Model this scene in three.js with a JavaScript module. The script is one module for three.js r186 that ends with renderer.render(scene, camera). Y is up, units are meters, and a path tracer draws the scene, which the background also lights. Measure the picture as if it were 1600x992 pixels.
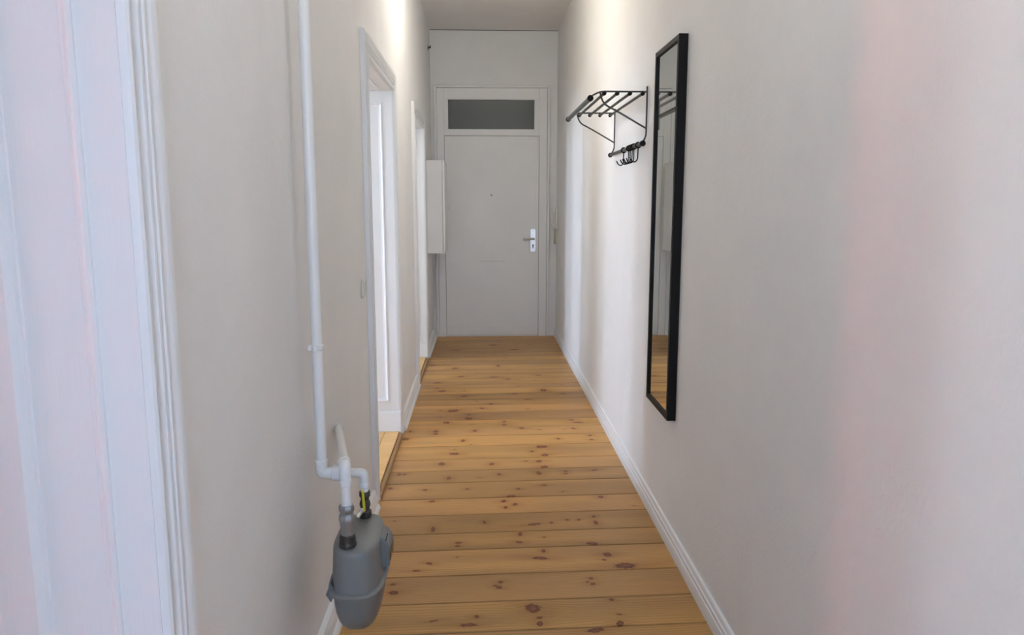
import * as THREE from 'three';
import { RoundedBoxGeometry } from 'three/addons/geometries/RoundedBoxGeometry.js';
import { mergeGeometries, mergeVertices, toCreasedNormals } from 'three/addons/utils/BufferGeometryUtils.js';
import { RectAreaLightUniformsLib } from 'three/addons/lights/RectAreaLightUniformsLib.js';

/* ---------------------------------------------------------------- camera, sky, daylight, exposure */
const scene = new THREE.Scene();
const renderer = new THREE.WebGLRenderer({ antialias: true });
renderer.toneMapping = THREE.LinearToneMapping;
renderer.toneMappingExposure = 1.45;
renderer.shadowMap.enabled = true;
RectAreaLightUniformsLib.init();

const camera = new THREE.PerspectiveCamera(2 * Math.atan(496 / 1180) * 180 / Math.PI, 1600 / 992, 0.02, 100);
camera.position.set(0, 1.42, 0);
camera.lookAt(0.0386, 1.42 - 0.1516, -0.98769);
camera.updateMatrixWorld();

// a bright, lightly clouded sky, seen only through the windows of the rooms
const SKY = 4.4;
{
  const w = 256, h = 128, d = new Float32Array(w * h * 4);
  for (let j = 0; j < h; j++) for (let i = 0; i < w; i++) {
    const el = (j / (h - 1) - 0.5) * Math.PI, az = i / w * Math.PI * 2, up = Math.max(0, Math.sin(el));
    const cloud = Math.max(0, Math.sin(az * 3 + Math.sin(el * 9) * 1.4) * Math.cos(el * 11 + Math.cos(az * 5)) - 0.45) * 0.5;
    const k = Math.pow(1 - up, 6), o = (j * w + i) * 4;       // paler towards the horizon
    d[o] = SKY * (0.46 + 0.34 * k + 0.35 * cloud); d[o + 1] = SKY * (0.86 + 0.14 * k + 0.15 * cloud); d[o + 2] = SKY * (1.62 - 0.28 * k - 0.2 * cloud); d[o + 3] = 1;
  }
  const t = new THREE.DataTexture(d, w, h, THREE.RGBAFormat, THREE.FloatType);
  t.mapping = THREE.EquirectangularReflectionMapping; t.magFilter = THREE.LinearFilter; t.minFilter = THREE.LinearFilter;
  t.wrapS = THREE.RepeatWrapping; t.needsUpdate = true;
  scene.background = t;
}
// daylight entering by each window: [z, y, width, height, intensity, colour]
const DAY = [0.74, 0.925, 1.24];
const XR = -5.2;                                  // inner face of the facade
const WINDOWS = [
  { z: 0.50, w: 0.66, k: 0 }, { z: -0.75, w: 0.6, k: 1.6 },
  { z: -2.5, w: 0.7, k: 10 }, { z: -3.42, w: 0.5, k: 13 },
  { z: -5.65, w: 0.6, k: 16 }, { z: -7.3, w: 0.6, k: 8 },
];
// the sun stands behind the house and lights the fronts across the street
const SUN = 150;
{
  const sun = new THREE.DirectionalLight(new THREE.Color().setRGB(1, 0.96, 0.90), SUN);
  sun.position.set(6, 17, 2.5); sun.target.position.set(-14, 3, 4.5);
  sun.castShadow = true; sun.shadow.mapSize.set(2048, 2048);
  Object.assign(sun.shadow.camera, { left: -14, right: 14, top: 14, bottom: -14, near: 0.5, far: 60 });
  scene.add(sun, sun.target);
}
const END_WINDOW = { x: 0.13, w: 0.8, k: 1.8 };      // in the wall behind the camera
const ZN = 1.9;
const WIN_Y0 = 0.75, WIN_Y1 = 2.65;
for (const q of WINDOWS) {
  const l = new THREE.RectAreaLight(new THREE.Color().setRGB(...DAY), q.k, q.w - 0.1, WIN_Y1 - WIN_Y0 - 0.1);
  l.position.set(XR + 0.04, (WIN_Y0 + WIN_Y1) / 2, q.z);
  l.lookAt(0, (WIN_Y0 + WIN_Y1) / 2, q.z);
  scene.add(l);
}

{
  const q = END_WINDOW, l = new THREE.RectAreaLight(new THREE.Color().setRGB(...DAY), q.k, q.w - 0.1, WIN_Y1 - WIN_Y0 - 0.1);
  l.position.set(q.x, (WIN_Y0 + WIN_Y1) / 2, ZN - 0.04); l.lookAt(q.x, (WIN_Y0 + WIN_Y1) / 2, -5);
  scene.add(l);
}

// two small globe lamps under the hall ceiling, above the picture: I in candela
const LAMPS = [{ x: 0.25, y: 2.62, z: -1.55, k: 0.36 }, { x: 0.13, y: 2.86, z: -4.85, k: 1.3 }];

/* ---------------------------------------------------------------- measures of the hall (metres; x right, y up, the hall runs to -z) */
const XL = -0.518, XRW = 0.775, ZF = -7.95, HC = 3.125, WT = 0.26, XI = XL - WT;
const DOORS = [ // openings in wall_left: near edge, far edge, height
  { z0: -0.10, z1: -1.131, h: 2.05 }, { z0: -3.49, z1: -4.49, h: 2.045 }, { z0: -5.86, z1: -6.735, h: 2.045 },
];

/* ---------------------------------------------------------------- helpers */
let seed = 7;
const rnd = () => { seed = (seed * 1664525 + 1013904223) % 4294967296; return seed / 4294967296; };
function hash2(i, j, s = 0) { let n = Math.imul(i, 374761393) ^ Math.imul(j, 668265263) ^ Math.imul(s + 1, 1274126177); n = Math.imul(n ^ (n >>> 13), 1274126177); return ((n ^ (n >>> 16)) >>> 0) / 4294967295; }
function vnoise(x, y, s = 0, px = 0, py = 0) {
  const x0 = Math.floor(x), y0 = Math.floor(y), fx = x - x0, fy = y - y0;
  const u = fx * fx * (3 - 2 * fx), v = fy * fy * (3 - 2 * fy);
  const m = (a, p) => p ? ((a % p) + p) % p : a;
  const a = hash2(m(x0, px), m(y0, py), s), b = hash2(m(x0 + 1, px), m(y0, py), s), c = hash2(m(x0, px), m(y0 + 1, py), s), d = hash2(m(x0 + 1, px), m(y0 + 1, py), s);
  return a + (b - a) * u + (c - a) * v + (a - b - c + d) * u * v;
}
function texture(w, h, fn, srgb) {
  const d = new Uint8Array(w * h * 4), o = [0, 0, 0];
  for (let j = 0; j < h; j++) for (let i = 0; i < w; i++) { fn(i, j, o); const k = (j * w + i) * 4; d[k] = o[0]; d[k + 1] = o[1]; d[k + 2] = o[2]; d[k + 3] = 255; }
  const t = new THREE.DataTexture(d, w, h, THREE.RGBAFormat);
  t.magFilter = THREE.LinearFilter; t.minFilter = THREE.LinearMipmapLinearFilter; t.generateMipmaps = true;
  t.wrapS = t.wrapT = THREE.RepeatWrapping; if (srgb) t.colorSpace = THREE.SRGBColorSpace; t.needsUpdate = true; return t;
}
const used = new Map();
function numbered(name) { const n = used.get(name) || 0; used.set(name, n + 1); return n ? `${name}_${String(n).padStart(3, '0')}` : name; }
function mesh(name, geo, mat, parent = scene) {
  const m = new THREE.Mesh(geo, mat); m.name = numbered(name); m.castShadow = m.receiveShadow = true; parent.add(m); return m;
}
function struct(name, geo, mat) { const m = mesh(name, geo, mat); m.userData.kind = 'structure'; return m; }
function structGroup(name) { const g = new THREE.Group(); g.name = numbered(name); g.userData.kind = 'structure'; scene.add(g); return g; }
function thing(name, label, category, [x, y, z] = [0, 0, 0]) {
  const g = new THREE.Group(); g.name = numbered(name); g.position.set(x, y, z); g.userData = { label, category }; scene.add(g); return g;
}
function box(x0, x1, y0, y1, z0, z1, r = 0) {
  const w = Math.abs(x1 - x0), h = Math.abs(y1 - y0), d = Math.abs(z1 - z0);
  const g = r ? new RoundedBoxGeometry(w, h, d, 2, r) : new THREE.BoxGeometry(w, h, d);
  g.translate((x0 + x1) / 2, (y0 + y1) / 2, (z0 + z1) / 2);
  return metricUV(g);
}
function metricUV(g) { // uv in metres from the dominant axis of the normal
  const p = g.attributes.position, n = g.attributes.normal, uv = new Float32Array(p.count * 2);
  for (let i = 0; i < p.count; i++) {
    const ax = Math.abs(n.getX(i)), ay = Math.abs(n.getY(i)), az = Math.abs(n.getZ(i));
    const [u, v] = ax >= ay && ax >= az ? [p.getZ(i), p.getY(i)] : ay >= az ? [p.getX(i), p.getZ(i)] : [p.getX(i), p.getY(i)];
    uv[2 * i] = u; uv[2 * i + 1] = v;
  }
  g.setAttribute('uv', new THREE.BufferAttribute(uv, 2)); return g;
}
const V = (x, y, z) => new THREE.Vector3(x, y, z);
function tube(points, r, { bend = 0, radial = 12, seg = 6 } = {}) { // a round bar along straight runs joined by bends
  const path = new THREE.CurvePath();
  const P = points.map((p) => V(...p));
  let prev = P[0];
  for (let i = 1; i < P.length; i++) {
    if (i < P.length - 1 && bend > 0) {
      const a = P[i - 1].clone().sub(P[i]), b = P[i + 1].clone().sub(P[i]);
      const k = Math.min(bend, a.length() * 0.49, b.length() * 0.49);
      const s = P[i].clone().addScaledVector(a.normalize(), k), e = P[i].clone().addScaledVector(b.normalize(), k);
      if (s.distanceTo(prev) > 1e-5) path.add(new THREE.LineCurve3(prev, s));
      path.add(new THREE.QuadraticBezierCurve3(s, P[i], e)); prev = e;
    } else { path.add(new THREE.LineCurve3(prev, P[i])); prev = P[i]; }
  }
  const parts = path.curves.map((c) => new THREE.TubeGeometry(c, c.isLineCurve3 ? 1 : seg, r, radial, false));
  const cap = (at, dir) => { const c = new THREE.CircleGeometry(r, radial); c.lookAt(dir); c.translate(at.x, at.y, at.z); return c; };
  parts.push(cap(P[0], P[0].clone().sub(P[1])), cap(P[P.length - 1], P[P.length - 1].clone().sub(P[P.length - 2])));
  return mergeGeometries(parts);
}
function lathe(profile, at, dir = [0, 1, 0], seg = 20) { // profile of [radius, along]
  const g = new THREE.LatheGeometry(profile.map(([r, y]) => new THREE.Vector2(r, y)), seg);
  const q = new THREE.Quaternion().setFromUnitVectors(V(0, 1, 0), V(...dir).normalize());
  g.applyQuaternion(q); g.translate(...at); return toCreasedNormals(g, 0.6);
}
function prism(pts, depth, bevel = 0) { // outline in xy, extruded along z from 0
  const s = new THREE.Shape(pts.map(([x, y]) => new THREE.Vector2(x, y)));
  const g = new THREE.ExtrudeGeometry(s, { depth: depth - 2 * bevel, bevelEnabled: bevel > 0, bevelThickness: bevel, bevelSize: bevel, bevelOffset: -bevel, bevelSegments: 2, curveSegments: 10 });
  g.translate(0, 0, bevel); return g;
}
function quads(build) { // collects quads, returns a creased geometry
  const pos = []; const q = (a, b, c, d) => pos.push(...a, ...b, ...c, ...a, ...c, ...d);
  build(q); const g = new THREE.BufferGeometry(); g.setAttribute('position', new THREE.Float32BufferAttribute(pos, 3));
  g.setAttribute('uv', new THREE.Float32BufferAttribute(new Float32Array(pos.length / 3 * 2), 2));
  g.computeVertexNormals(); return metricUV(toCreasedNormals(g, 0.5));
}

/* ---------------------------------------------------------------- materials */
const std = (c, roughness, o = {}) => new THREE.MeshStandardMaterial({ color: new THREE.Color().setRGB(...c), roughness, ...o });
// painted woodchip wallpaper: small soft lumps
const chip = texture(512, 512, (i, j, o) => {
  const x = i / 512, y = j / 512; // the tile is 0.5 m
  let v = 0.35 * vnoise(x * 48, y * 40, 3, 48, 40) + 0.3 * vnoise(x * 96, y * 88, 4, 96, 88);
  const k = vnoise(x * 70, y * 64, 5, 70, 64); v += 0.5 * Math.max(0, k - 0.55) / 0.45;
  o[0] = o[1] = o[2] = Math.min(255, v * 230);
});
chip.repeat.set(2, 2);
const plasterTone = texture(512, 512, (i, j, o) => {
  const x = i / 512, y = j / 512;
  const n = 0.5 * vnoise(x * 6, y * 6, 11, 6, 6) + 0.3 * vnoise(x * 17, y * 17, 12, 17, 17) + 0.2 * vnoise(x * 60, y * 60, 13, 60, 60);
  const f = 250 + (n - 0.5) * 8; o[0] = f; o[1] = f - 0.5; o[2] = f - 1;
});
plasterTone.colorSpace = THREE.SRGBColorSpace; plasterTone.repeat.set(0.5, 0.5);
const wallMat = std([0.91, 0.895, 0.87], 0.82, { map: plasterTone, bumpMap: chip, bumpScale: 0.0008 });
const ceilMat = std([0.93, 0.905, 0.87], 0.9, { map: plasterTone });
const brush = texture(256, 256, (i, j, o) => { const v = 0.6 * vnoise(i / 256 * 90, j / 256 * 7, 21, 90, 7) + 0.4 * vnoise(i / 256 * 20, j / 256 * 20, 22, 20, 20); o[0] = o[1] = o[2] = v * 255; });
brush.repeat.set(4, 4);
const paint = std([0.86, 0.86, 0.845], 0.38, { bumpMap: brush, bumpScale: 0.0003 });
const doorPaint = std([0.905, 0.89, 0.86], 0.42, { map: plasterTone, bumpMap: brush, bumpScale: 0.0004 });
const pipePaint = std([0.83, 0.83, 0.80], 0.28);
const blackMetal = new THREE.MeshPhysicalMaterial({ color: new THREE.Color().setRGB(0.007, 0.006, 0.006), roughness: 0.5, specularIntensity: 0.35 });
const rackMetal = std([0.085, 0.082, 0.078], 0.42, { metalness: 0.35 });
const chrome = std([0.78, 0.78, 0.76], 0.28, { metalness: 1 });
const zinc = std([0.36, 0.37, 0.38], 0.42, { metalness: 0.75 });
const darkIron = std([0.075, 0.068, 0.062], 0.5, { metalness: 0.6 });
const meterGrey = std([0.20, 0.20, 0.19], 0.42);
const meterDark = std([0.16, 0.168, 0.168], 0.45);
const yellow = std([0.72, 0.58, 0.02], 0.4);
const switchMat = std([0.80, 0.78, 0.70], 0.35);
const beige = std([0.62, 0.56, 0.36], 0.5);
const gapDark = std([0.03, 0.025, 0.02], 0.9);
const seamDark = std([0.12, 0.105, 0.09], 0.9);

/* wood of the floor: two atlases, one row per plank, grain along the plank */
const KNOTS = [
  -0.109,-3.006,0.013,0.012,-0.111,-2.977,0.010,0.012,-0.218,-2.828,0.012,0.011,-0.266,-2.767,0.016,0.008,
  -0.343,-2.666,0.009,0.010,-0.334,-2.604,0.018,0.018,0.061,-2.669,0.010,0.012,0.055,-2.629,0.011,0.012,
  0.040,-2.642,0.004,0.007,-0.027,-2.430,0.008,0.010,-0.053,-2.377,0.028,0.012,-0.174,-2.409,0.014,0.006,
  0.147,-3.002,0.013,0.012,0.454,-2.975,0.023,0.016,0.244,-2.922,0.007,0.017,0.225,-2.855,0.031,0.014,
  0.501,-2.875,0.017,0.022,0.480,-2.831,0.007,0.008,0.555,-2.777,0.047,0.024,0.406,-2.683,0.006,0.010,
  0.407,-2.641,0.010,0.011,0.390,-2.658,0.005,0.005,0.458,-2.528,0.006,0.011,0.171,-2.478,0.025,0.034,
  0.190,-2.415,0.010,0.010,0.189,-2.375,0.012,0.018,0.468,-2.425,0.008,0.006,0.461,-2.367,0.013,0.018,
  0.372,-2.333,0.028,0.015,-0.166,-4.145,0.028,0.022,-0.230,-3.980,0.017,0.026,0.045,-3.969,0.013,0.025,
  -0.444,-3.828,0.010,0.019,-0.417,-3.827,0.010,0.014,-0.182,-3.762,0.010,0.028,0.081,-3.808,0.010,0.019,
  -0.466,-3.631,0.012,0.017,-0.293,-3.605,0.012,0.014,-0.083,-3.610,0.009,0.011,0.173,-3.600,0.012,0.013,
  0.131,-3.500,0.021,0.020,0.095,-3.448,0.012,0.016,0.147,-3.405,0.012,0.019,0.102,-3.369,0.009,0.015,
  -0.249,-3.459,0.015,0.012,-0.223,-3.143,0.008,0.033,0.002,-3.208,0.005,0.020,0.156,-3.083,0.009,0.019,
  0.343,-4.253,0.032,0.028,0.277,-4.172,0.007,0.017,0.347,-4.103,0.021,0.022,0.305,-4.002,0.017,0.021,
  0.328,-3.910,0.020,0.020,0.291,-3.819,0.013,0.028,0.436,-3.842,0.010,0.014,0.433,-3.806,0.011,0.013,
  0.593,-3.855,0.016,0.014,0.305,-3.647,0.015,0.012,0.568,-3.483,0.012,0.021,0.500,-3.251,0.008,0.014,
  0.499,-3.188,0.009,0.024,0.427,-3.220,0.007,0.010,0.375,-3.221,0.007,0.010,0.300,-3.192,0.005,0.010,
  0.224,-3.179,0.030,0.013,-0.360,-5.861,0.030,0.021,-0.311,-5.593,0.028,0.029,-0.142,-5.433,0.023,0.028,
  -0.206,-5.044,0.034,0.037,-0.098,-4.946,0.013,0.020,-0.097,-4.849,0.025,0.042,-0.240,-4.766,0.020,0.026,
  -0.297,-4.577,0.016,0.024,-0.294,-4.522,0.015,0.020,-0.054,-4.578,0.012,0.027,0.135,-4.772,0.012,0.020,
  0.134,-4.699,0.016,0.021,-0.010,-5.099,0.017,0.020,0.054,-5.211,0.018,0.021,-0.458,-4.581,0.012,0.020,
  -0.468,-4.427,0.019,0.025,-0.123,-4.383,0.011,0.025,0.458,-5.590,0.024,0.049,0.328,-5.342,0.032,0.032,
  0.232,-5.502,0.019,0.019,0.596,-5.480,0.019,0.019,0.578,-4.793,0.016,0.015,0.616,-4.733,0.036,0.016,
  0.242,-4.626,0.016,0.020,0.452,-4.398,0.011,0.016,0.654,-4.459,0.011,0.015,0.651,-4.373,0.011,0.015,
  0.334,-4.256,0.029,0.023,0.569,-4.608,0.012,0.016,-0.242,-6.378,0.027,0.033,-0.178,-6.069,0.026,0.030,
  0.086,-6.036,0.031,0.023,0.456,-6.098,0.021,0.023,-0.258,-7.196,0.037,0.029,0.304,-7.200,0.043,0.029,
  0.105,-7.440,0.032,0.027,0.132,-6.481,0.016,0.036,-0.439,-6.504,0.022,0.026,0.200,-5.970,0.020,0.022];
const SLOPE = -0.0345;                              // the planks lie a little askew to the walls
const PX0 = -0.512, PX1 = 0.771;
const EDGES = [];                                   // plank joints at x = 0, near to far
{
  const seen = [-2.338, -2.529, -2.729, -2.946, -3.104, -3.299, -3.492, -3.704, -3.878, -4.058, -4.287, -4.48, -4.65, -4.82, -5.005, -5.19, -5.332, -5.51, -5.682, -5.80, -5.995, -6.155, -6.33, -6.51, -6.70, -6.87, -7.05, -7.22, -7.41, -7.58, -7.76, -7.99];
  const before = []; let z = -2.338; while (z < ZN - 0.05) { z += 0.17 + 0.05 * rnd(); before.unshift(Math.min(z, ZN + 0.02)); }
  EDGES.push(...before, ...seen);
}
const NP = EDGES.length - 1, ROWS = 28, ROWPX = 72;
const woodTextures = [];
const tones = [], perPlank = [];
for (let p = 0; p < NP; p++) { tones.push([rnd(), rnd(), rnd()]); perPlank.push([]); }
for (let k = 0; k < KNOTS.length; k += 4) {         // each knot goes to the plank it lies on
  const [x, z, a, b] = KNOTS.slice(k, k + 4), z0 = z - SLOPE * x;
  for (let p = 0; p < NP; p++) if (z0 <= EDGES[p] && z0 > EDGES[p + 1]) perPlank[p].push([x, EDGES[p] - z0, Math.max(a * 0.85, 0.007), Math.max(b * 0.75, 0.004), (rnd() - 0.5) * 1.0]);
}
for (let p = 0; p < NP; p++) {
  const w = EDGES[p] - EDGES[p + 1], n = perPlank[p].length ? (EDGES[p] < -4.4 ? 2 : 1) : 5;
  for (let k = 0; k < n; k++) { const s = 0.4 + 0.9 * rnd() * rnd(); perPlank[p].push([PX0 + rnd() * (PX1 - PX0), w * (0.1 + 0.8 * rnd()), 0.012 * s, 0.008 * s, (rnd() - 0.5) * 0.8]); }
}
for (let a = 0; a < Math.ceil(NP / ROWS); a++) {
  woodTextures.push(texture(2048, ROWS * ROWPX, (i, j, o) => {
    const p = Math.min(NP - 1, a * ROWS + Math.floor(j / ROWPX)), v = (j % ROWPX) / (ROWPX - 1), w = EDGES[p] - EDGES[p + 1];
    const x = PX0 + i / 2047 * (PX1 - PX0); let y = v * w;
    let dark = 0, warp = 0, halo = 0;
    for (const [kx, ky, ra, rb, tilt] of perPlank[p]) {
      const dx = x - kx, dy = y - ky - dx * tilt * 0.5;
      if (Math.abs(dx) > 0.25) continue;
      const e = Math.sqrt((dx / ra) ** 2 + (dy / rb) ** 2) * (0.72 + 0.56 * vnoise(x * 130, y * 200, 40 + p));
      if (e < 1.25) dark = Math.max(dark, Math.min(1, (1.25 - e) / 0.25) * (0.62 + 0.38 * Math.min(1, Math.max(0, e - 0.35) * 2)));
      const f = Math.exp(-((dx / (ra * 4)) ** 2) - (dy / (rb * 2.2)) ** 2);
      halo = Math.max(halo, f); warp += Math.sign(dy) * rb * 1.2 * Math.exp(-((dx / (ra * 4)) ** 2) - (dy / (rb * 4)) ** 2);
    }
    const [t0, t1, t2] = tones[p];
    const yy = y - warp + 0.012 * (vnoise(x * 1.6 + p * 3.1, y * 5, 30 + p) - 0.5) * 2 + 0.004 * vnoise(x * 7, y * 30, 60 + p);
    // flat-sawn growth rings, wide in the middle of the plank and tight at its sides
    const c = (yy / w - (0.3 + 0.4 * t2)), ring = Math.abs(c) ** 0.75 * (7 + 9 * t1) + 0.7 * vnoise(x * 1.1 + p * 7, 0.5, 90 + p);
    const late = Math.pow(0.5 + 0.5 * Math.sin(ring * 6.283), 3);
    const fine = vnoise(x * 14, y * 1500, 120 + p) * 0.6 + vnoise(x * 40, y * 700, 150 + p) * 0.4;
    const broad = vnoise(x * 2.2 + p * 5, y * 14, 180 + p);
    let k = 1.0 + 0.20 * (t0 - 0.5) - 0.09 * late + 0.08 * (fine - 0.5) + 0.15 * (broad - 0.5) - 0.09 * halo;
    let R = 193 * k, G = 147 * k * (1 - 0.03 * late - 0.05 * halo), B = 88 * k * (1 - 0.10 * late - 0.14 * halo + 0.08 * (t1 - 0.5));
    R += (104 - R) * dark * 0.88; G += (50 - G) * dark * 0.9; B += (26 - B) * dark * 0.88;
    const edge = Math.min(y, w - y); if (edge < 0.004) { const d = 0.8 + 0.2 * edge / 0.004; R *= d; G *= d; B *= d; }
    o[0] = Math.max(0, Math.min(255, R)); o[1] = Math.max(0, Math.min(255, G)); o[2] = Math.max(0, Math.min(255, B));
  }, true));
}
const woodMats = woodTextures.map((t) => new THREE.MeshPhysicalMaterial({ map: t, roughness: 0.42, specularIntensity: 0.6 }));
const paleWood = texture(512, 256, (i, j, o) => {
  const x = i / 512, y = j / 256, n = vnoise(x * 6, y * 90, 201, 6, 90) * 0.5 + vnoise(x * 3, y * 14, 202, 3, 14) * 0.5, k = 0.92 + 0.14 * n;
  o[0] = 226 * k; o[1] = 182 * k; o[2] = 118 * k * (0.96 + 0.06 * n);
}, true);
const paleMat = std([1, 1, 1], 0.45, { map: paleWood });
const brownStrip = std([0.36, 0.21, 0.085], 0.5);

/* ---------------------------------------------------------------- the shell: floor, walls, ceiling, the three rooms behind the doorways */
{
  const floor = structGroup('floor');
  mesh('subfloor', box(PX0, PX1, -0.06, -0.028, ZF - 0.02, ZN), gapDark, floor);
  for (let p = 0; p < NP; p++) {
    const a = Math.floor(p / ROWS), row = p - a * ROWS, zA = EDGES[p], zB = EDGES[p + 1], g = 0.0018, c = 0.0022;
    const far = (z) => Math.max(ZF - 0.005, Math.min(ZN, z));
    const C = [[PX0, far(zA - g + SLOPE * PX0)], [PX1, far(zA - g + SLOPE * PX1)], [PX1, far(zB + g + SLOPE * PX1)], [PX0, far(zB + g + SLOPE * PX0)]];
    const top = C.map(([x, z], i) => [x, 0, z + (i < 2 ? -c : c)]), rim = C.map(([x, z]) => [x, -c, z]), low = C.map(([x, z]) => [x, -0.026, z]);
    const pos = [], uv = [];
    const put = (P, q) => { for (const k of [0, 1, 2, 0, 2, 3]) { pos.push(...P[k]); uv.push(...q[k]); } };
    const v0 = (row * ROWPX + 1) / (ROWS * ROWPX), v1 = (row * ROWPX + ROWPX - 1) / (ROWS * ROWPX);
    const Q = [[0.001, v0], [0.999, v0], [0.999, v1], [0.001, v1]];
    put(top, Q);
    for (let i = 0; i < 4; i++) { const j = (i + 1) % 4; put([top[j], top[i], rim[i], rim[j]], [Q[j], Q[i], Q[i], Q[j]]); put([rim[j], rim[i], low[i], low[j]], [Q[j], Q[i], Q[i], Q[j]]); }
    const geo = new THREE.BufferGeometry();
    geo.setAttribute('position', new THREE.Float32BufferAttribute(pos, 3)); geo.setAttribute('uv', new THREE.Float32BufferAttribute(uv, 2));
    geo.computeVertexNormals();
    mesh('plank', geo, woodMats[a], floor);
  }
}
function wallWithHoles(len0, len1, y1, holes, thick, y0 = -0.06) { // in local xy with x along the wall; extruded along +z
  const s = new THREE.Shape([[len0, y0], [len1, y0], [len1, y1], [len0, y1]].map((p) => new THREE.Vector2(...p)));
  for (const [a, b, c, d] of holes) s.holes.push(new THREE.Path([[a, c], [a, d], [b, d], [b, c]].map((p) => new THREE.Vector2(...p))));
  return new THREE.ExtrudeGeometry(s, { depth: thick, bevelEnabled: false });
}
{ // wall_left: local x = -z of the world, extruded towards the rooms
  const g = wallWithHoles(-ZN, -ZF + 0.25, HC + 0.2, DOORS.map((d) => [-d.z0 - 0.02, -d.z1 + 0.02, 0.005, d.h + 0.02]), WT);
  g.rotateY(Math.PI / 2); g.translate(XI, 0, 0);   // (x, y, z) -> (z, y, -x)
  struct('wall_left', metricUV(g), wallMat);
}
struct('wall_right', box(XRW, XRW + 0.25, -0.06, HC + 0.2, ZF - 0.25, ZN), wallMat);
{
  const q = END_WINDOW, g = wallWithHoles(XL, XRW, HC + 0.2, [[q.x - q.w / 2, q.x + q.w / 2, WIN_Y0, WIN_Y1]], 0.25);
  g.translate(0, 0, ZN); struct('wall_near', metricUV(g), wallMat);
}
struct('ceiling', box(XL, XRW, HC, HC + 0.2, ZF + 0.007, ZN), ceilMat);
const FD = { x0: -0.485, x1: 0.700, top: 2.59 };   // frame of the entrance door
{
  const g = wallWithHoles(XL, XRW, HC - 0.004, [[FD.x0 + 0.02, FD.x1 - 0.02, 0.0, FD.top - 0.02]], 0.25);
  g.translate(0, 0, ZF - 0.25);
  struct('wall_far', metricUV(g), wallMat);
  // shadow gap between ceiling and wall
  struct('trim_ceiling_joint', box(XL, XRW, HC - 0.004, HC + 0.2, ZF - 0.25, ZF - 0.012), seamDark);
  struct('roof', box(XR - 0.4, XRW + 0.3, HC + 0.2, HC + 0.5, ZF - 1.8, ZN + 0.3), ceilMat);
}
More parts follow.
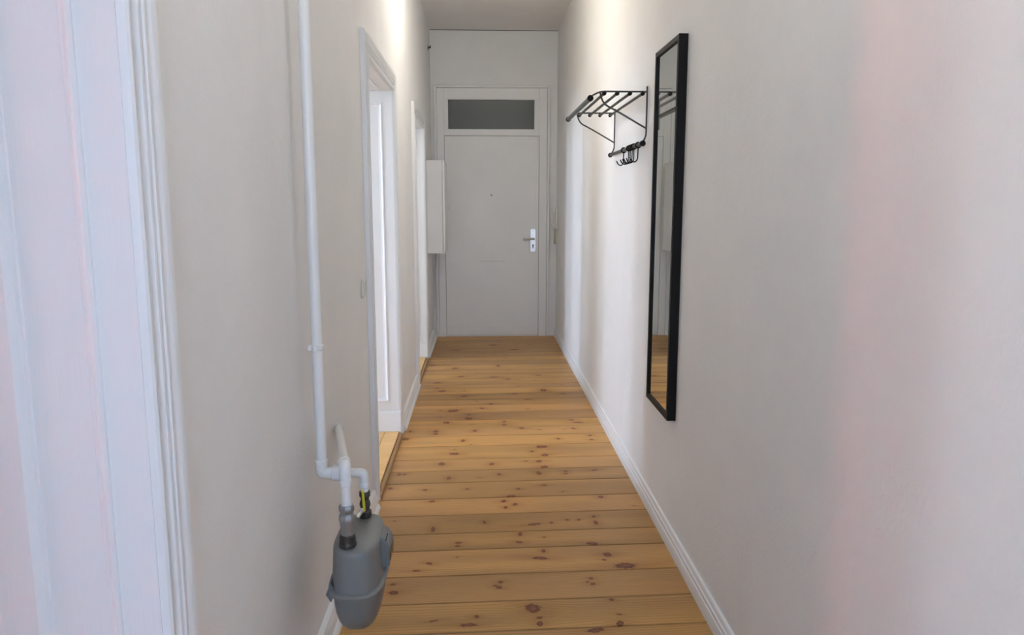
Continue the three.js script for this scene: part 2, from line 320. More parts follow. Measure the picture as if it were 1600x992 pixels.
{ // the rooms
  const floorY = 0.03, x0 = XR, x1 = XI;
  const roomWall = std([0.86, 0.85, 0.84], 0.9);
  struct('room_floor', box(x0, x1, -0.06, floorY, -1.95, ZN), paleMat);
  struct('room_floor', box(x0, x1, -0.06, floorY, -5.05, -2.05), paleMat);
  struct('room_floor', box(x0, x1, -0.06, floorY, ZF - 0.25, -5.15), paleMat);
  // what the first room looks out on: a street, a red brick house front and a cream one beside it
  struct('ground_street', box(-60, XR - 0.4, -7.2, -7, -30, 30), std([0.30, 0.29, 0.27], 0.95));
  const houseWindow = (parent, X, y, z) => { const w = mesh('window', box(X, X + 0.05, y, y + 1.5, z - 0.5, z + 0.5), paint, parent); mesh('pane', box(X + 0.05, X + 0.06, y + 0.08, y + 1.42, z - 0.42, z + 0.42), std([0.05, 0.06, 0.07], 0.15), w); };
  const front = (name, label, z0, z1, top, mat) => {
    const X = -14, g = thing(name, label, 'house', [0, -7, 0]);
    mesh('front_wall', box(X - 6, X, 0, top + 7, z0, z1), mat, g);
    mesh('cornice', box(X - 6.1, X + 0.2, top + 7, top + 7.25, z0, z1, 0.04), mat, g);
    for (let y = 1.2; y < top + 5; y += 3) for (let z = z0 + 1.3; z < z1 - 1; z += 2.6) houseWindow(g, X, y, z);
  };
  front('brick_house', 'red brick house front across the street in full sun', 3.2, 13, 3.3, std([0.74, 0.10, 0.125], 0.9));
  front('plaster_house', 'cream plastered house front across the street next to the brick one', -3.2, 3.2, 2.6, std([0.42, 0.40, 0.36], 0.9));
  struct('room_ceiling', box(x0, x1, HC, HC + 0.2, ZF - 0.25, ZN), ceilMat);
  struct('wall_divider', box(x0, x1, floorY - 0.09, HC, -2.05, -1.95), roomWall);
  struct('wall_divider', box(x0, x1, floorY - 0.09, HC, -5.15, -5.05), roomWall);
  struct('wall_end', box(x0 - 0.35, x1, -0.06, HC + 0.2, ZF - 0.45, ZF - 0.25), roomWall);
  struct('wall_end', box(x0 - 0.35, x1, -0.06, HC + 0.2, ZN, ZN + 0.25), roomWall);
  const g = wallWithHoles(-ZN, -ZF + 0.25, HC + 0.2, WINDOWS.map((q) => [-q.z - q.w / 2, -q.z + q.w / 2, WIN_Y0, WIN_Y1]), 0.35);
  g.rotateY(Math.PI / 2); g.translate(x0 - 0.35, 0, 0);
  struct('wall_outer', metricUV(g), roomWall);
  const glass = new THREE.MeshPhysicalMaterial({ transmission: 1, thickness: 0, roughness: 0.02, color: 0xffffff, ior: 1.5 });
  {
    const win = structGroup('window_' + (WINDOWS.length + 2)), q = END_WINDOW, a = q.x - q.w / 2, b = q.x + q.w / 2, Z0 = ZN + 0.08, Z1 = ZN + 0.14, t = 0.055;
    mesh('window_stile', box(a, a + t, WIN_Y0, WIN_Y1, Z0, Z1, 0.006), paint, win);
    mesh('window_stile', box(b - t, b, WIN_Y0, WIN_Y1, Z0, Z1, 0.006), paint, win);
    mesh('window_rail', box(a + t, b - t, WIN_Y0, WIN_Y0 + t, Z0, Z1, 0.006), paint, win);
    mesh('window_rail', box(a + t, b - t, WIN_Y1 - t, WIN_Y1, Z0, Z1, 0.006), paint, win);
    mesh('pane', box(a + t, b - t, WIN_Y0 + t, WIN_Y1 - t, Z0 + 0.025, Z0 + 0.031), glass, win);
  }
  WINDOWS.forEach((q, i) => {
    const win = structGroup('window_' + (i + 2)), a = q.z - q.w / 2, b = q.z + q.w / 2, X0 = x0 - 0.16, X1 = x0 - 0.10, t = 0.055;
    mesh('window_stile', box(X0, X1, WIN_Y0, WIN_Y1, a, a + t, 0.006), paint, win);
    mesh('window_stile', box(X0, X1, WIN_Y0, WIN_Y1, b - t, b, 0.006), paint, win);
    mesh('window_rail', box(X0, X1, WIN_Y0, WIN_Y0 + t, a + t, b - t, 0.006), paint, win);
    mesh('window_rail', box(X0, X1, WIN_Y1 - t, WIN_Y1, a + t, b - t, 0.006), paint, win);
    mesh('window_rail', box(X0, X1, 2.02, 2.08, a + t, b - t, 0.006), paint, win);
    mesh('pane', box(X0 + 0.025, X0 + 0.031, WIN_Y0 + t, 2.02, a + t, b - t), glass, win);
    mesh('pane', box(X0 + 0.025, X0 + 0.031, 2.08, WIN_Y1 - t, a + t, b - t), glass, win);
  });
}

/* ---------------------------------------------------------------- ceiling lamps */
for (const [i, q] of LAMPS.entries()) {
  const g = thing('ceiling_lamp', ['frosted globe lamp on a short rod above the gas meter end of the hall', 'frosted globe lamp close under the ceiling in the middle of the hall'][i], 'lamp', [q.x, q.y, q.z]), R = 0.10, up = HC - q.y;
  mesh('canopy', lathe([[0, 0], [0.06, 0], [0.06, -0.012], [0.045, -0.03], [0, -0.034]], [0, up, 0], [0, 1, 0], 32), chrome, g);
  mesh('rod', lathe([[0.006, R - 0.01], [0.006, up - 0.01]], [0, 0, 0], [0, 1, 0], 12), chrome, g);
  mesh('globe', new THREE.SphereGeometry(R, 32, 20), std([0.9, 0.9, 0.88], 0.5, { emissive: new THREE.Color().setRGB(1, 0.94, 0.85), emissiveIntensity: 1.2 }), g);
  const l = new THREE.PointLight(new THREE.Color().setRGB(1.0, 0.955, 0.87), q.k, 0, 2);
  l.position.set(q.x, q.y, q.z); l.castShadow = true; l.shadow.radius = 5; scene.add(l);
}

/* ---------------------------------------------------------------- doorway trims: fluted casing, panelled reveal, plinths, threshold */
const CASING = [[0, -0.004], [0, 0.012], [0.002, 0.018], [0.007, 0.021], [0.012, 0.018], [0.0145, 0.012], [0.0165, 0.010], [0.037, 0.010], [0.039, 0.013], [0.042, 0.018], [0.047, 0.019], [0.0505, 0.016], [0.052, 0.013], [0.054, 0.016], [0.058, 0.020], [0.063, 0.020], [0.067, 0.016], [0.069, 0.014], [0.074, 0.016], [0.083, 0.021], [0.091, 0.023], [0.098, 0.023], [0.103, 0.019], [0.105, 0.013], [0.105, -0.004]];
function casing(d, profile) {
  return quads((q) => {
    const at = ([u, t], k) => k === 0 ? [XL + t, 0.0, d.z0 + u + 0.002] : k === 1 ? [XL + t, d.h + u + 0.002, d.z0 + u + 0.002] : k === 2 ? [XL + t, d.h + u + 0.002, d.z1 - u - 0.002] : [XL + t, 0.0, d.z1 - u - 0.002];
    for (let i = 0; i < profile.length - 1; i++) for (let k = 0; k < 3; k++) q(at(profile[i + 1], k), at(profile[i], k), at(profile[i], k + 1), at(profile[i + 1], k + 1));
  });
}
// a board with a sunk, moulded panel, in local xy from (0, 0) to (w, h), facing +z
function panelBoard(w, h, l, r, b, t, thick = 0.019) {
  const ring = (k, d) => [[l * 1 + k, b + k, d], [w - r - k, b + k, d], [w - r - k, h - t - k, d], [l + k, h - t - k, d]];
  const outer = (d) => [[0, 0, d], [w, 0, d], [w, h, d], [0, h, d]];
  const rings = [outer(-thick), outer(0), ring(-0.013, 0), ring(-0.012, 0.004), ring(-0.006, 0.006), ring(0, 0.002), ring(0.003, -0.003), ring(0.009, -0.004), ring(0.011, -0.007), ring(0.018, -0.007)];
  return quads((q) => {
    for (let i = 0; i < rings.length - 1; i++) for (let k = 0; k < 4; k++) { const m = (k + 1) % 4; q(rings[i][k], rings[i][m], rings[i + 1][m], rings[i + 1][k]); }
    q(...rings[rings.length - 1]);
  });
}
DOORS.forEach((d, i) => {
  const trim = structGroup('trim_' + (i + 1)), depth = WT + 0.006, yb = 0.03, ph = 0.155;
  mesh('casing', casing(d, CASING), paint, trim);
  const far = panelBoard(depth, d.h - yb, 0.085, 0.072, 0.20, 0.075);      // local x from the room to the hall
  far.translate(XI, yb, d.z1); mesh('reveal_panel', far, paint, trim);
  const near = panelBoard(depth, d.h - yb, 0.072, 0.085, 0.20, 0.075);
  near.rotateY(Math.PI); near.translate(XI + depth, yb, d.z0); mesh('reveal_panel', near, paint, trim);
  const head = panelBoard(depth, d.z0 - d.z1, 0.085, 0.072, 0.085, 0.085); // local y along z
  head.rotateX(Math.PI / 2); head.translate(XI, d.h, d.z1); mesh('head_panel', head, paint, trim);
  mesh('plinth', box(XI, XL + 0.016, yb, ph, d.z1 - 0.01, d.z1 + 0.009, 0.003), paint, trim);
  mesh('plinth', box(XI, XL + 0.016, yb, ph, d.z0 - 0.009, d.z0 + 0.01, 0.003), paint, trim);
  const zm = d.z1 + 0.0;
  mesh('threshold', box(XI - 0.0, XL - 0.085, 0.005, yb, d.z1 - 0.015, d.z0 + 0.015), paleMat, trim);
  mesh('threshold', box(XL - 0.083, XL + 0.002, 0.005, yb, d.z1 - 0.015, d.z0 + 0.015, 0.003), paleMat, trim);
  mesh('threshold_nosing', box(XL + 0.003, XL + 0.024, 0.0, 0.022, d.z1 + 0.004, d.z0 - 0.004, 0.006), brownStrip, trim);
});

/* ---------------------------------------------------------------- baseboards */
function baseboard(name, profile, z0, z1, x, side) { // profile of [out, up]; side +1 faces +x
  const s = new THREE.Shape(profile.map(([o, y]) => new THREE.Vector2(o, y)));
  const g = new THREE.ExtrudeGeometry(s, { depth: Math.abs(z1 - z0), bevelEnabled: false });
  if (side < 0) g.scale(-1, 1, 1);
  g.translate(x, 0, Math.min(z0, z1));
  if (side < 0) { const ix = g.index, p = g.attributes.position; for (let i = 0; i < p.count; i += 3) for (const at of Object.values(g.attributes)) { for (let c = 0; c < at.itemSize; c++) { const t = at.array[(i + 1) * at.itemSize + c]; at.array[(i + 1) * at.itemSize + c] = at.array[(i + 2) * at.itemSize + c]; at.array[(i + 2) * at.itemSize + c] = t; } } g.computeVertexNormals(); }
  return struct(name, metricUV(toCreasedNormals(g, 0.6)), paint);
}
const BASE_R = [[0, 0], [0.017, 0], [0.017, 0.046], [0.0155, 0.050], [0.0125, 0.051], [0.0125, 0.055], [0.0145, 0.058], [0.0145, 0.066], [0.012, 0.070], [0.0105, 0.071], [0.0105, 0.086], [0.008, 0.091], [0, 0.092]];
const BASE_L = [[0, 0], [0.036, 0], [0.036, 0.008], [0.032, 0.018], [0.022, 0.026], [0.022, 0.062], [0.018, 0.068], [0.016, 0.086], [0.010, 0.092], [0, 0.093]];
baseboard('baseboard_right', BASE_R, ZF, ZN, XRW, -1);
baseboard('baseboard_left', BASE_L, -1.24, -3.38, XL, 1);
baseboard('baseboard_left', BASE_L, -4.60, -5.752, XL, 1);
baseboard('baseboard_left', BASE_L, -6.845, ZF, XL, 1);
baseboard('baseboard_left', BASE_L, 0.01, ZN, XL, 1);

/* ---------------------------------------------------------------- entrance door with its frame and fanlight */
{
  const f = structGroup('trim_4'), z = ZF, zf = ZF + 0.022;
  const x0 = FD.x0, x1 = FD.x1, dl = -0.382, dr = 0.588, dt = 2.085;
  const tl = -0.342, tr = 0.540, tb = 2.152, tt = 2.446;
  mesh('frame_post', box(x0 + 0.028, dl - 0.003, 0.0, FD.top - 0.03, z - 0.10, zf, 0.004), doorPaint, f);
  mesh('frame_post', box(dr + 0.003, x1 - 0.028, 0.0, FD.top - 0.03, z - 0.10, zf, 0.004), doorPaint, f);
  mesh('frame_rail', box(dl - 0.003, dr + 0.003, tt, FD.top - 0.03, z - 0.10, zf, 0.004), doorPaint, f);
  mesh('frame_rail', box(dl - 0.003, dr + 0.003, dt + 0.003, tb, z - 0.10, zf, 0.004), doorPaint, f);
  mesh('frame_post', box(dl - 0.003, tl, tb, tt, z - 0.10, zf - 0.001), doorPaint, f);
  mesh('frame_post', box(tr, dr + 0.003, tb, tt, z - 0.10, zf - 0.001), doorPaint, f);
  const lip = (a, b, c, d) => mesh('frame_moulding', box(a, b, c, d, z - 0.02, z + 0.028, 0.006), doorPaint, f);
  lip(x0, x0 + 0.026, 0.0, FD.top); lip(x1 - 0.026, x1, 0.0, FD.top); lip(x0 + 0.026, x1 - 0.026, FD.top - 0.028, FD.top);
  mesh('sill', box(dl, dr, 0.0, 0.012, z - 0.09, z + 0.012, 0.003), doorPaint, f);
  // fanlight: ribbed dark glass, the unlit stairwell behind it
  const w = structGroup('window_1');
  const ripple = texture(256, 256, (i, j, o) => { o[0] = o[1] = o[2] = 255 * (0.6 * vnoise(i / 256 * 34, j / 256 * 30, 71, 34, 30) + 0.4 * vnoise(i / 256 * 80, j / 256 * 80, 72, 80, 80)); });
  ripple.repeat.set(3, 3);
  const obscure = new THREE.MeshPhysicalMaterial({ transmission: 1, thickness: 0, roughness: 0.34, ior: 1.5, color: new THREE.Color().setRGB(0.8, 0.82, 0.76), bumpMap: ripple, bumpScale: 0.002 });
  mesh('pane', metricUV(new THREE.BoxGeometry(tr - tl + 0.01, tt - tb + 0.01, 0.005).translate((tl + tr) / 2, (tb + tt) / 2, z - 0.012)), obscure, w);
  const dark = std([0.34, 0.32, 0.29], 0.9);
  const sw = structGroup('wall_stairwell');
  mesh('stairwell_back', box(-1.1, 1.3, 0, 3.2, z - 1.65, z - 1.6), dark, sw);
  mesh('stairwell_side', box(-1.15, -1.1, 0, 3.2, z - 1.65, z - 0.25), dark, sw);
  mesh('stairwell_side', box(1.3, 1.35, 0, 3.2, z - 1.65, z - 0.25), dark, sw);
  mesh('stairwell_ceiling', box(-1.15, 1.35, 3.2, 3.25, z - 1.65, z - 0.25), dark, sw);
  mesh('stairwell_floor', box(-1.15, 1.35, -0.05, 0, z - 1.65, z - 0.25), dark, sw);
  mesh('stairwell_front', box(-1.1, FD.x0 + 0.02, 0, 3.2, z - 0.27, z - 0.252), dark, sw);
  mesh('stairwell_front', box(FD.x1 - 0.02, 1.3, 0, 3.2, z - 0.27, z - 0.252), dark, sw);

  const door = structGroup('door_1');
  // the leaf is built on a sunk field with a wide bottom rail
  const leaf = panelBoard(dr - dl, dt - 0.014, 0.03, 0.03, 0.165, 0.03, 0.045);
  leaf.scale(1, 1, 0.12); leaf.translate(dl, 0.014, z + 0.010);
  mesh('leaf', leaf, doorPaint, door);
  mesh('leaf_core', box(dl, dr, 0.014, dt, z - 0.04, z + 0.0045), doorPaint, door);
  mesh('kick_rail', box(dl + 0.002, dr - 0.002, 0.016, 0.105, z + 0.010, z + 0.017, 0.002), doorPaint, door);
  mesh('gap', box(dr, dr + 0.003, 0.012, dt, z - 0.03, z + 0.002), gapDark, door);
  mesh('gap', box(dl, dr, dt, dt + 0.003, z - 0.03, z + 0.002), gapDark, door);
  mesh('gap', box(dl - 0.003, dl, 0.012, dt, z - 0.03, z + 0.002), seamDark, door);
  const zd = z + 0.010, px = 0.530;
  const plate = mesh('back_plate', prism([[px - 0.028, 0.90], [px + 0.028, 0.90], [px + 0.028, 1.135], [px - 0.028, 1.135]], 0.009, 0.002).translate(0, 0, zd), chrome, door);
  mesh('screw', lathe([[0, 0.002], [0.004, 0.0015], [0.0045, 0]], [px, 1.118, zd + 0.009], [0, 0, 1], 12), darkIron, plate);
  mesh('cylinder_lock', mergeGeometries([lathe([[0, 0.007], [0.0085, 0.006], [0.009, 0]], [px, 0.968, zd + 0.008], [0, 0, 1], 16), box(px - 0.0045, px + 0.0045, 0.938, 0.966, zd + 0.008, zd + 0.013).toNonIndexed()].map((g) => g.index ? g.toNonIndexed() : g)), darkIron, plate);
  mesh('lever', mergeGeometries([lathe([[0, 0.03], [0.011, 0.028], [0.012, 0]], [px + 0.006, 1.035, zd + 0.008], [0, 0, 1], 16), tube([[px + 0.006, 1.035, zd + 0.01], [px + 0.006, 1.035, zd + 0.045], [px - 0.105, 1.033, zd + 0.045]], 0.0105, { bend: 0.02 })].map((g) => g.index ? g.toNonIndexed() : g)), std([0.42, 0.39, 0.33], 0.35, { metalness: 0.8 }), door);
  mesh('peephole', lathe([[0, 0.003], [0.004, 0.003], [0.0055, 0.005], [0.0085, 0.004], [0.009, 0]], [0.098, 1.486, zd - 0.004], [0, 0, 1], 16), darkIron, door);
  mesh('letter_slot_scar', box(-0.03, 0.24, 0.797, 0.804, zd - 0.003, zd - 0.0008), std([0.74, 0.68, 0.60], 0.7), door);
}

/* ---------------------------------------------------------------- mirror on the right wall */
{
  const y0 = 0.545, y1 = 2.042, zn = -2.922, zf = -3.312, dep = 0.036, fw = 0.021;
  const m = thing('wall_mirror', 'tall narrow mirror in a thin black wooden frame hung on the white wall', 'mirror', [XRW, y0, (zn + zf) / 2]);
  const X = -dep, w = (zn - zf) / 2, h = y1 - y0;
  mesh('frame_side', box(X, 0, 0, h, w - fw, w, 0.0015), blackMetal, m);
  mesh('frame_side', box(X, 0, 0, h, -w, -w + fw, 0.0015), blackMetal, m);
  mesh('frame_top', box(X, 0, h - fw, h, -w + fw, w - fw, 0.0015), blackMetal, m);
  mesh('frame_bottom', box(X, 0, 0, fw, -w + fw, w - fw, 0.0015), blackMetal, m);
  mesh('backing_board', box(-0.012, -0.002, fw, h - fw, -w + fw, w - fw), blackMetal, m);
  mesh('mirror_glass', box(X + 0.008, X + 0.012, fw, h - fw, -w + fw, w - fw), std([0.86, 0.885, 0.85], 0.01, { metalness: 1 }), m);
}

/* ---------------------------------------------------------------- coat rack with hat shelf on the right wall */
{
  const zn = -3.587, zf = -4.448;
  const c = thing('coat_rack', 'dark metal hat shelf of parallel tubes with hook rail on the wall beyond the mirror', 'coat rack', [XRW, 1.69, zn]);
  const P = (x, y) => [x - XRW, y - 1.69];
  for (const z of [0, zf - zn]) {
    const at = (x, y) => [...P(x, y), z];
    mesh('side_frame', mergeGeometries([
      tube([at(0.7665, 1.947), at(0.7665, 1.722), at(0.748, 1.689)], 0.0042, { bend: 0.03, radial: 8 }),
      tube([at(0.7665, 1.923), at(0.548, 1.923), at(0.512, 1.905), at(0.498, 1.893)], 0.0042, { bend: 0.03, radial: 8 }),
      tube([at(0.546, 1.923), at(0.562, 1.868), at(0.630, 1.834), at(0.7665, 1.757)], 0.0042, { bend: 0.035, radial: 8 })]), rackMetal, c);
  }
  const bar = (name, x, y, r, cap) => {
    const [a, b] = P(x, y), z0 = 0.016, z1 = zf - zn - 0.016;
    const t = mesh(name, tube([[a, b, z0], [a, b, z1]], r, { radial: 16 }), rackMetal, c);
    mesh('end_cap', lathe([[0, 0.012], [cap * 0.8, 0.011], [cap, 0.007], [cap, -0.006], [cap * 0.9, -0.009], [r, -0.009]], [a, b, z0], [0, 0, 1], 16), blackMetal, t);
    mesh('end_cap', lathe([[0, 0.012], [cap * 0.8, 0.011], [cap, 0.007], [cap, -0.006], [cap * 0.9, -0.009], [r, -0.009]], [a, b, z1], [0, 0, -1], 16), blackMetal, t);
  };
  for (const x of [0.742, 0.683, 0.624, 0.564]) bar('shelf_tube', x, 1.912, 0.0068, 0.0098);
  bar('front_tube', 0.500, 1.890, 0.0115, 0.0145);
  bar('hook_rail', 0.748, 1.688, 0.0095, 0.0135);
  [-3.672, -3.772, -3.812, -3.862, -3.905, -4.045].forEach((z, i) => {
    const zz = z - zn, [a, b] = P(0.748, 1.688);
    const lean = [0, 0.01, -0.008, 0.004, -0.012, 0.016][i];
    mesh('hook', mergeGeometries([
      new THREE.TorusGeometry(0.0125, 0.0032, 8, 20).translate(a, b, zz),
      tube([[a, b - 0.012, zz], [a - 0.001, b - 0.066, zz + lean * 0.3], [a - 0.014, b - 0.082, zz + lean * 0.6], [a - 0.032, b - 0.074, zz + lean], [a - 0.040, b - 0.056, zz + lean * 1.2]], 0.0030, { bend: 0.012, radial: 8 })].map((g) => g.index ? g.toNonIndexed() : g)), blackMetal, c);
  });
}

/* ---------------------------------------------------------------- gas riser, outlet pipe and meter by the left wall */
const elbowRing = (at, dir, r, len = 0.016) => lathe([[r * 0.96, -len / 2], [r * 1.16, -len / 2 + 0.002], [r * 1.2, 0], [r * 1.16, len / 2 - 0.002], [r * 0.96, len / 2]], at, dir, 18);
{
  const x = -0.465, z = -2.10, y = 0.648, r = 0.0155, xr = -0.345;
  const g = thing('gas_riser_pipe', 'white painted gas riser running from ceiling down the wall to the meter valve', 'pipe', [x, 0, z]);
  mesh('riser', tube([[0, HC + 0.03, 0], [0, y + 0.022, 0]], r, { radial: 20 }), pipePaint, g);
  const el = mesh('elbow', tube([[0, y + 0.034, 0], [0, y, 0], [0.036, y, 0]], r * 1.1, { bend: 0.026, radial: 20, seg: 10 }), pipePaint, g);
  mesh('collar', elbowRing([0, y + 0.034, 0], [0, 1, 0], r * 1.05), pipePaint, el);
  mesh('collar', elbowRing([0.042, y, 0], [1, 0, 0], r * 1.25, 0.024), pipePaint, el);
  mesh('connecting_pipe', tube([[0.03, y, 0], [xr - x - 0.015, y, 0]], r * 0.86, { radial: 18 }), pipePaint, g);
  const e2 = mesh('elbow', tube([[xr - x - 0.026, y, 0], [xr - x, y, 0], [xr - x, y - 0.034, 0]], 0.0132, { bend: 0.02, radial: 18, seg: 10 }), pipePaint, g);
  mesh('collar', elbowRing([xr - x, y - 0.036, 0], [0, 1, 0], 0.0122), pipePaint, e2);
  mesh('drop_pipe', tube([[xr - x, y - 0.03, 0], [xr - x, 0.588, 0]], 0.0112, { radial: 16 }), pipePaint, g);
  const v = mesh('valve', lathe([[0, 0.078], [0.0150, 0.078], [0.0160, 0.074], [0.0160, 0.064], [0.0125, 0.060], [0.0115, 0.052], [0.0150, 0.046], [0.0160, 0.038], [0.0135, 0.030], [0.0130, 0.022], [0.0185, 0.018], [0.0185, 0.003], [0.0170, 0], [0, 0]], [xr - x, 0.514, 0], [0, 1, 0], 16), darkIron, g);
  mesh('valve_stem', lathe([[0, 0.03], [0.006, 0.029], [0.0065, 0.008], [0.0085, 0.007], [0.009, 0]], [xr - x - 0.006, 0.538, 0.008], [-0.45, -0.5, 0.8], 12), chrome, v);
  mesh('valve_lever', prism([[-0.0034, 0], [0.0034, 0], [0.0032, 0.060], [0.0020, 0.063], [-0.0020, 0.063], [-0.0032, 0.060]], 0.0032, 0.0006).rotateZ(0.05).translate(xr - x + 0.002, 0.542, 0.024), yellow, g);
  const clampY = 1.017;
  mesh('pipe_clamp', mergeGeometries([elbowRing([0, clampY, 0], [0, 1, 0], r, 0.016), box(-0.006, 0.006, clampY - 0.008, clampY + 0.008, 0.013, 0.027, 0.002), box(-0.0225, -0.012, clampY - 0.008, clampY + 0.008, 0.000, 0.018, 0.002)].map((q) => q.index ? q.toNonIndexed() : q)), pipePaint, g);
}
{
  const x = -0.363, z = -1.912, y = 0.735, r = 0.0135;
  const g = thing('gas_outlet_pipe', 'white painted pipe rising from the grey meter front and turning back into the wall', 'pipe', [x, 0, z]);
  const E = V(-0.512 - x, 0.633, -2.60 - z), S = V(0, y, 0), U = E.clone().sub(S).normalize(), on = (k) => S.clone().addScaledVector(U, k).toArray();
  mesh('riser', tube([[0, 0.622, 0], [0, y - 0.03, 0]], r, { radial: 18 }), pipePaint, g);
  const e1 = mesh('elbow', tube([[0, y - 0.045, 0], [0, y, 0], on(0.05)], r * 1.14, { bend: 0.03, radial: 20, seg: 10 }), pipePaint, g);
  mesh('collar', elbowRing([0, y - 0.045, 0], [0, 1, 0], r * 1.08), pipePaint, e1);
  mesh('collar', elbowRing(on(0.05), U.toArray(), r * 1.12), pipePaint, e1);
  mesh('cross_pipe', tube([on(0.045), on(E.distanceTo(S) + 0.01)], r, { radial: 18 }), pipePaint, g);
  mesh('wall_collar', elbowRing(on(E.distanceTo(S) - 0.02), U.toArray(), r * 1.15, 0.02), pipePaint, g);
  const n = mesh('union', lathe([[0, 0.115], [0.0185, 0.115], [0.0205, 0.111], [0.0205, 0.100], [0.0178, 0.096], [0.0178, 0.090], [0.0205, 0.086], [0.0215, 0.072], [0.0195, 0.066], [0.0195, 0.058], [0.0172, 0.052], [0.0172, 0.030], [0, 0.030]], [0, 0.514, 0], [0, 1, 0], 8), zinc, g);
  mesh('union_nut', lathe([[0, 0.033], [0.0185, 0.033], [0.0215, 0.029], [0.0215, 0.012], [0.0235, 0.009], [0.0235, 0.002], [0.022, 0], [0, 0]], [0, 0.514, 0], [0, 1, 0], 12), darkIron, n);
}
{ // the meter: two pressed shells meeting in a flange, long side along the wall
  const cx = -0.347, cz = -2.003, top = 0.512, seam = 0.392, bottom = 0.267;
  const m = thing('gas_meter', 'grey metal gas meter hanging low by the wall between two pipes', 'meter', [cx, bottom, cz]);
  const N = 64;
  function shell(levels) { // levels of [y, half x, half z, exponent]
    const pos = [], idx = [];
    for (const [y, a, b, e] of levels) for (let k = 0; k < N; k++) {
      const t = k / N * Math.PI * 2, c = Math.cos(t), s = Math.sin(t), p = 2 / e;
      pos.push(Math.sign(c) * Math.abs(c) ** p * a, y - bottom, Math.sign(s) * Math.abs(s) ** p * b);
    }
    for (let l = 0; l < levels.length - 1; l++) for (let k = 0; k < N; k++) { const m2 = (k + 1) % N, a = l * N + k, b = l * N + m2, c = a + N, d = b + N; idx.push(a, c, b, b, c, d); }
    const cap = (l, flip) => { const c = pos.length / 3; pos.push(0, levels[l][0] - bottom, 0); for (let k = 0; k < N; k++) { const a = l * N + k, b = l * N + (k + 1) % N; flip ? idx.push(c, a, b) : idx.push(c, b, a); } };
    cap(0, true); cap(levels.length - 1, false);
    const g = new THREE.BufferGeometry(); g.setAttribute('position', new THREE.Float32BufferAttribute(pos, 3)); g.setIndex(idx);
    return metricUV(toCreasedNormals(g, 0.7));
  }
  mesh('upper_shell', shell([[seam + 0.002, 0.0675, 0.142, 3.0], [seam + 0.012, 0.067, 0.141, 3.0], [top - 0.016, 0.0625, 0.133, 3.0], [top - 0.008, 0.0615, 0.1315, 3.0], [top - 0.002, 0.0575, 0.1275, 3.0], [top, 0.053, 0.123, 3.0]]), meterGrey, m);
  mesh('seam_flange', shell([[seam - 0.005, 0.069, 0.1435, 3.0], [seam - 0.0045, 0.0755, 0.151, 3.0], [seam + 0.002, 0.0775, 0.1525, 3.0], [seam + 0.0045, 0.0755, 0.151, 3.0], [seam + 0.008, 0.067, 0.1415, 3.0]]), meterGrey, m);
  mesh('lower_shell', shell([[bottom, 0.030, 0.072, 2.6], [bottom + 0.004, 0.039, 0.086, 2.6], [bottom + 0.014, 0.0485, 0.104, 2.7], [bottom + 0.032, 0.056, 0.120, 2.8], [bottom + 0.060, 0.062, 0.132, 2.9], [seam - 0.02, 0.066, 0.140, 3.0], [seam - 0.003, 0.0675, 0.142, 3.0]]), meterGrey, m);
  // lug on the end towards the camera and the wall
  mesh('lug', prism([[-0.076, seam - bottom - 0.008], [-0.062, seam - bottom - 0.030], [-0.050, seam - bottom + 0.006], [-0.062, seam - bottom + 0.026]], 0.05, 0.003).translate(0, 0, 0.06), meterDark, m);
  const d = mesh('counter_housing', prism([[0.045, 0.146], [0.079, 0.150], [0.085, 0.160], [0.086, 0.206], [0.081, 0.222], [0.070, 0.236], [0.045, 0.242]], 0.090, 0.006).translate(0, 0, -0.060), meterDark, m);
  mesh('counter_window', box(0.0855, 0.0872, 0.168, 0.195, -0.046, 0.022, 0.0006), std([0.03, 0.03, 0.035], 0.15), d);
  mesh('red_digit_frame', box(0.0855, 0.0872, 0.166, 0.199, -0.054, -0.049, 0.0006), std([0.35, 0.03, 0.05], 0.4), d);
  for (const zz of [0.020, 0.004, -0.012]) mesh('vent_slot', prism([[-0.0014, -0.0012], [0.0014, -0.0012], [0.0014, 0.0012], [-0.0014, 0.0012]], 0.010).rotateZ(-0.85).translate(0.0755, 0.2295, zz - 0.005), gapDark, d);
}

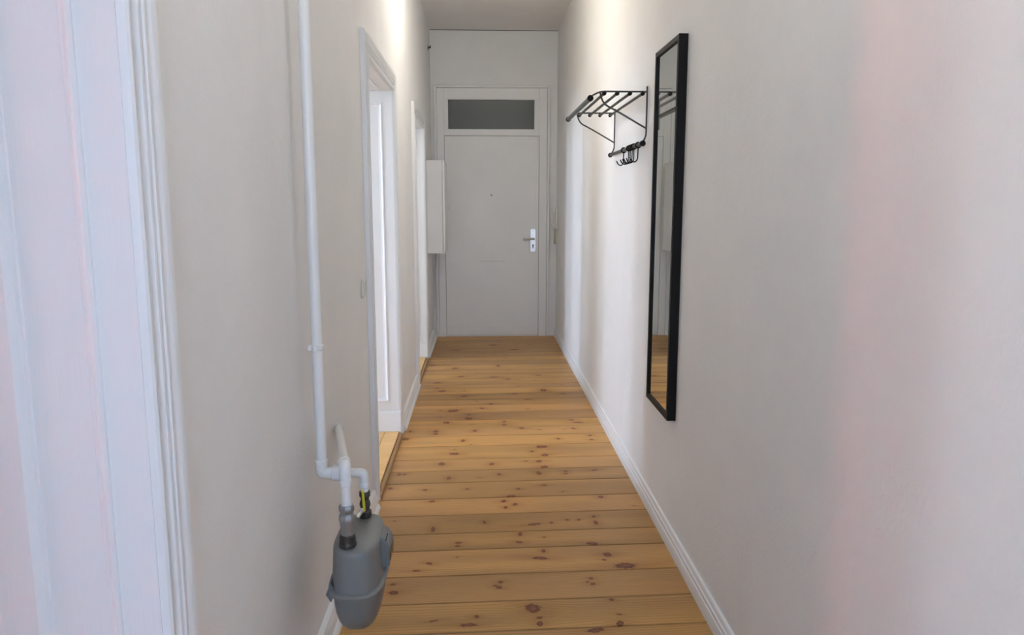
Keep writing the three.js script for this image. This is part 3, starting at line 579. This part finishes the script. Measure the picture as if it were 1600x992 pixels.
/* ---------------------------------------------------------------- small fittings */
{
  const c = thing('meter_cabinet', 'shallow white wall cabinet beside the entrance door, closed with its hinges showing', 'cabinet', [XL, 0.935, -7.17]);
  const W = 0.168, H = 0.866, D = 0.52;
  mesh('cabinet_body', box(0, W - 0.022, 0, H, -D, 0, 0.004), doorPaint, c);
  const door = mesh('door', box(W - 0.020, W, 0.0, H, -D, 0, 0.005), doorPaint, c);
  for (const y of [H - 0.09, 0.40]) mesh('hinge', lathe([[0, 0.06], [0.004, 0.06], [0.005, 0.057], [0.005, 0.003], [0.004, 0], [0, 0]], [W - 0.018, y, 0.003], [0, 1, 0], 10), paint, c);
  mesh('door_knob', lathe([[0, 0.022], [0.010, 0.020], [0.012, 0.014], [0.006, 0.008], [0.006, 0]], [W, 0.42, -D + 0.05], [1, 0, 0], 14), paint, door);
}
{
  const s = thing('light_switch', 'small cream light switch on the wall beside the near doorway casing', 'switch', [XL, 1.012, -3.262]);
  mesh('cover_frame', box(0, 0.009, 0, 0.081, -0.0405, 0.0405, 0.003), switchMat, s);
  mesh('rocker', box(0.008, 0.0135, 0.012, 0.069, -0.028, 0.028, 0.002), switchMat, s);
}
{
  const p = thing('intercom_handset', 'white intercom handset with coiled cord on the wall by the entrance door', 'intercom', [XRW, 1.15, -7.86]);
  mesh('base_plate', box(-0.022, 0, -0.01, 0.205, -0.045, 0.045, 0.006), switchMat, p);
  const h = mesh('handset', prism([[-0.024, 0.0], [-0.050, 0.004], [-0.054, 0.035], [-0.040, 0.065], [-0.038, 0.150], [-0.052, 0.172], [-0.050, 0.205], [-0.024, 0.208], [-0.022, 0.17], [-0.026, 0.150], [-0.026, 0.060], [-0.022, 0.04]], 0.045, 0.005).translate(0, 0, -0.0225), switchMat, p);
  const pts = []; for (let k = 0; k <= 220; k++) { const t = k / 220, a = t * Math.PI * 2 * 22, s = Math.sin(Math.PI * t); pts.push(V(-0.022 + 0.008 * Math.cos(a), 0.0 - 0.165 * Math.sin(Math.PI * Math.min(1, t * 1.02)) * 1, -0.012 + 0.026 * (t - 0.5) + 0.008 * Math.sin(a))); }
  mesh('coiled_cord', new THREE.TubeGeometry(new THREE.CatmullRomCurve3(pts), 440, 0.0026, 6), beige, p);
}
{
  const b = thing('wall_hook', 'tiny black hook high up beside the far ceiling corner', 'hook', [XL, 2.895, -7.66]);
  mesh('hook_plate', box(0, 0.006, -0.024, 0.022, -0.012, 0.012, 0.002), blackMetal, b);
  mesh('hook_pin', tube([[0.004, 0.0, 0], [0.024, 0.0, 0], [0.024, 0.018, 0]], 0.006, { bend: 0.008, radial: 10 }), blackMetal, b);
}

renderer.render(scene, camera);
